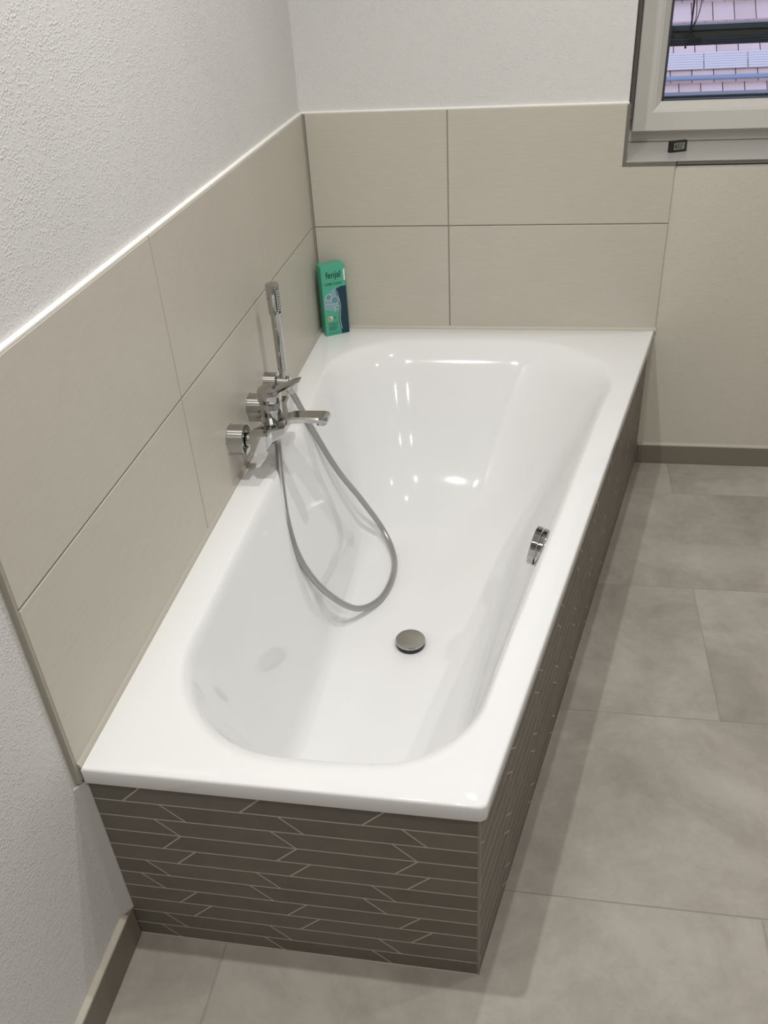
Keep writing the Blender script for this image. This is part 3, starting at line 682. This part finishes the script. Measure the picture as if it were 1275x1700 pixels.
# roof deck under the tiles
bm = bmesh.new()
dv = [bm.verts.new(rp(x, s, d_)) for d_ in (-0.02, -0.10) for x, s in [(0.6, -1.7), (7.0, -1.7), (7.0, 2.7), (0.6, 2.7)]]
for f in [(0, 1, 2, 3), (4, 7, 6, 5), (0, 4, 5, 1), (1, 5, 6, 2), (2, 6, 7, 3), (3, 7, 4, 0)]: bm.faces.new([dv[i] for i in f])
from_bm('roof_deck', bm, M['dark_slat'], roof)
# ribbed pale boards lying on the tiles, two pipes of the snow guard
for k in range(-4, 7):
    x0 = 2.751 + 0.5695 * k; bm = bmesh.new()
    for j in range(7):
        s_a, s_b = 0.0 + 0.040 * j, 0.040 * (j + 1) - 0.005
        q4 = [(x0 + 0.006, s_a), (x0 + 0.5635, s_a), (x0 + 0.5635, s_b), (x0 + 0.006, s_b)]
        a = [bm.verts.new(rp(x, s, 0.046)) for x, s in q4]; b = [bm.verts.new(rp(x, s, 0.058)) for x, s in q4]
        bm.faces.new(a); bm.faces.new(b)
        for i in range(4): bm.faces.new([a[i], a[(i + 1) % 4], b[(i + 1) % 4], b[i]])
    from_bm('ribbed_board', bm, M['plank'], roof)
for s in (-0.185, 1.215):
    tube('snow_guard_pipe', [Vector(rp(0.6, s, 0.10)), Vector(rp(3, s, 0.10)), Vector(rp(7.0, s, 0.10))], 0.030 if s < 0 else 0.045, M['pipe'], roof, n=14)

# ------------------------------------------------------------------ recessed ceiling spots
for i, (x, y, wt) in enumerate(SPOTS):
    e = tag(empty('ceiling_spot', (x, y, CEIL)), 'recessed round white ceiling spot', 'ceiling light', 'recessed ceiling spots')
    o = lathe('bezel', [(0.021, -0.001), (0.021, -0.006), (0.030, -0.008), (0.040, -0.003), (0.041, 0.0), (0.021, 0.0), (0.021, -0.001)], (0, 0, 0), (0, 0, 1), M['pvc'], e, n=32)
    lathe('lens', [(0, -0.002), (0.020, -0.002), (0.020, -0.0005), (0, -0.0005)], (0, 0, 0), (0, 0, 1), M['lens'], e, n=24)
    ld = bpy.data.lights.new('spot_light', 'SPOT'); ld.energy = wt * 4; ld.color = SPOT_COL
    ld.spot_size = math.radians(150); ld.spot_blend = 0.9; ld.shadow_soft_size = 0.017
    lo = bpy.data.objects.new('spot_light', ld); C.objects.link(lo); lo.location = (0, 0, -0.012); lo.parent = e

# move each thing's Empty to the thing's base while its parts stay where they are
for e, loc in HOME:
    e.location = loc
    for ch in e.children: ch.matrix_parent_inverse = Matrix.Translation(-loc)
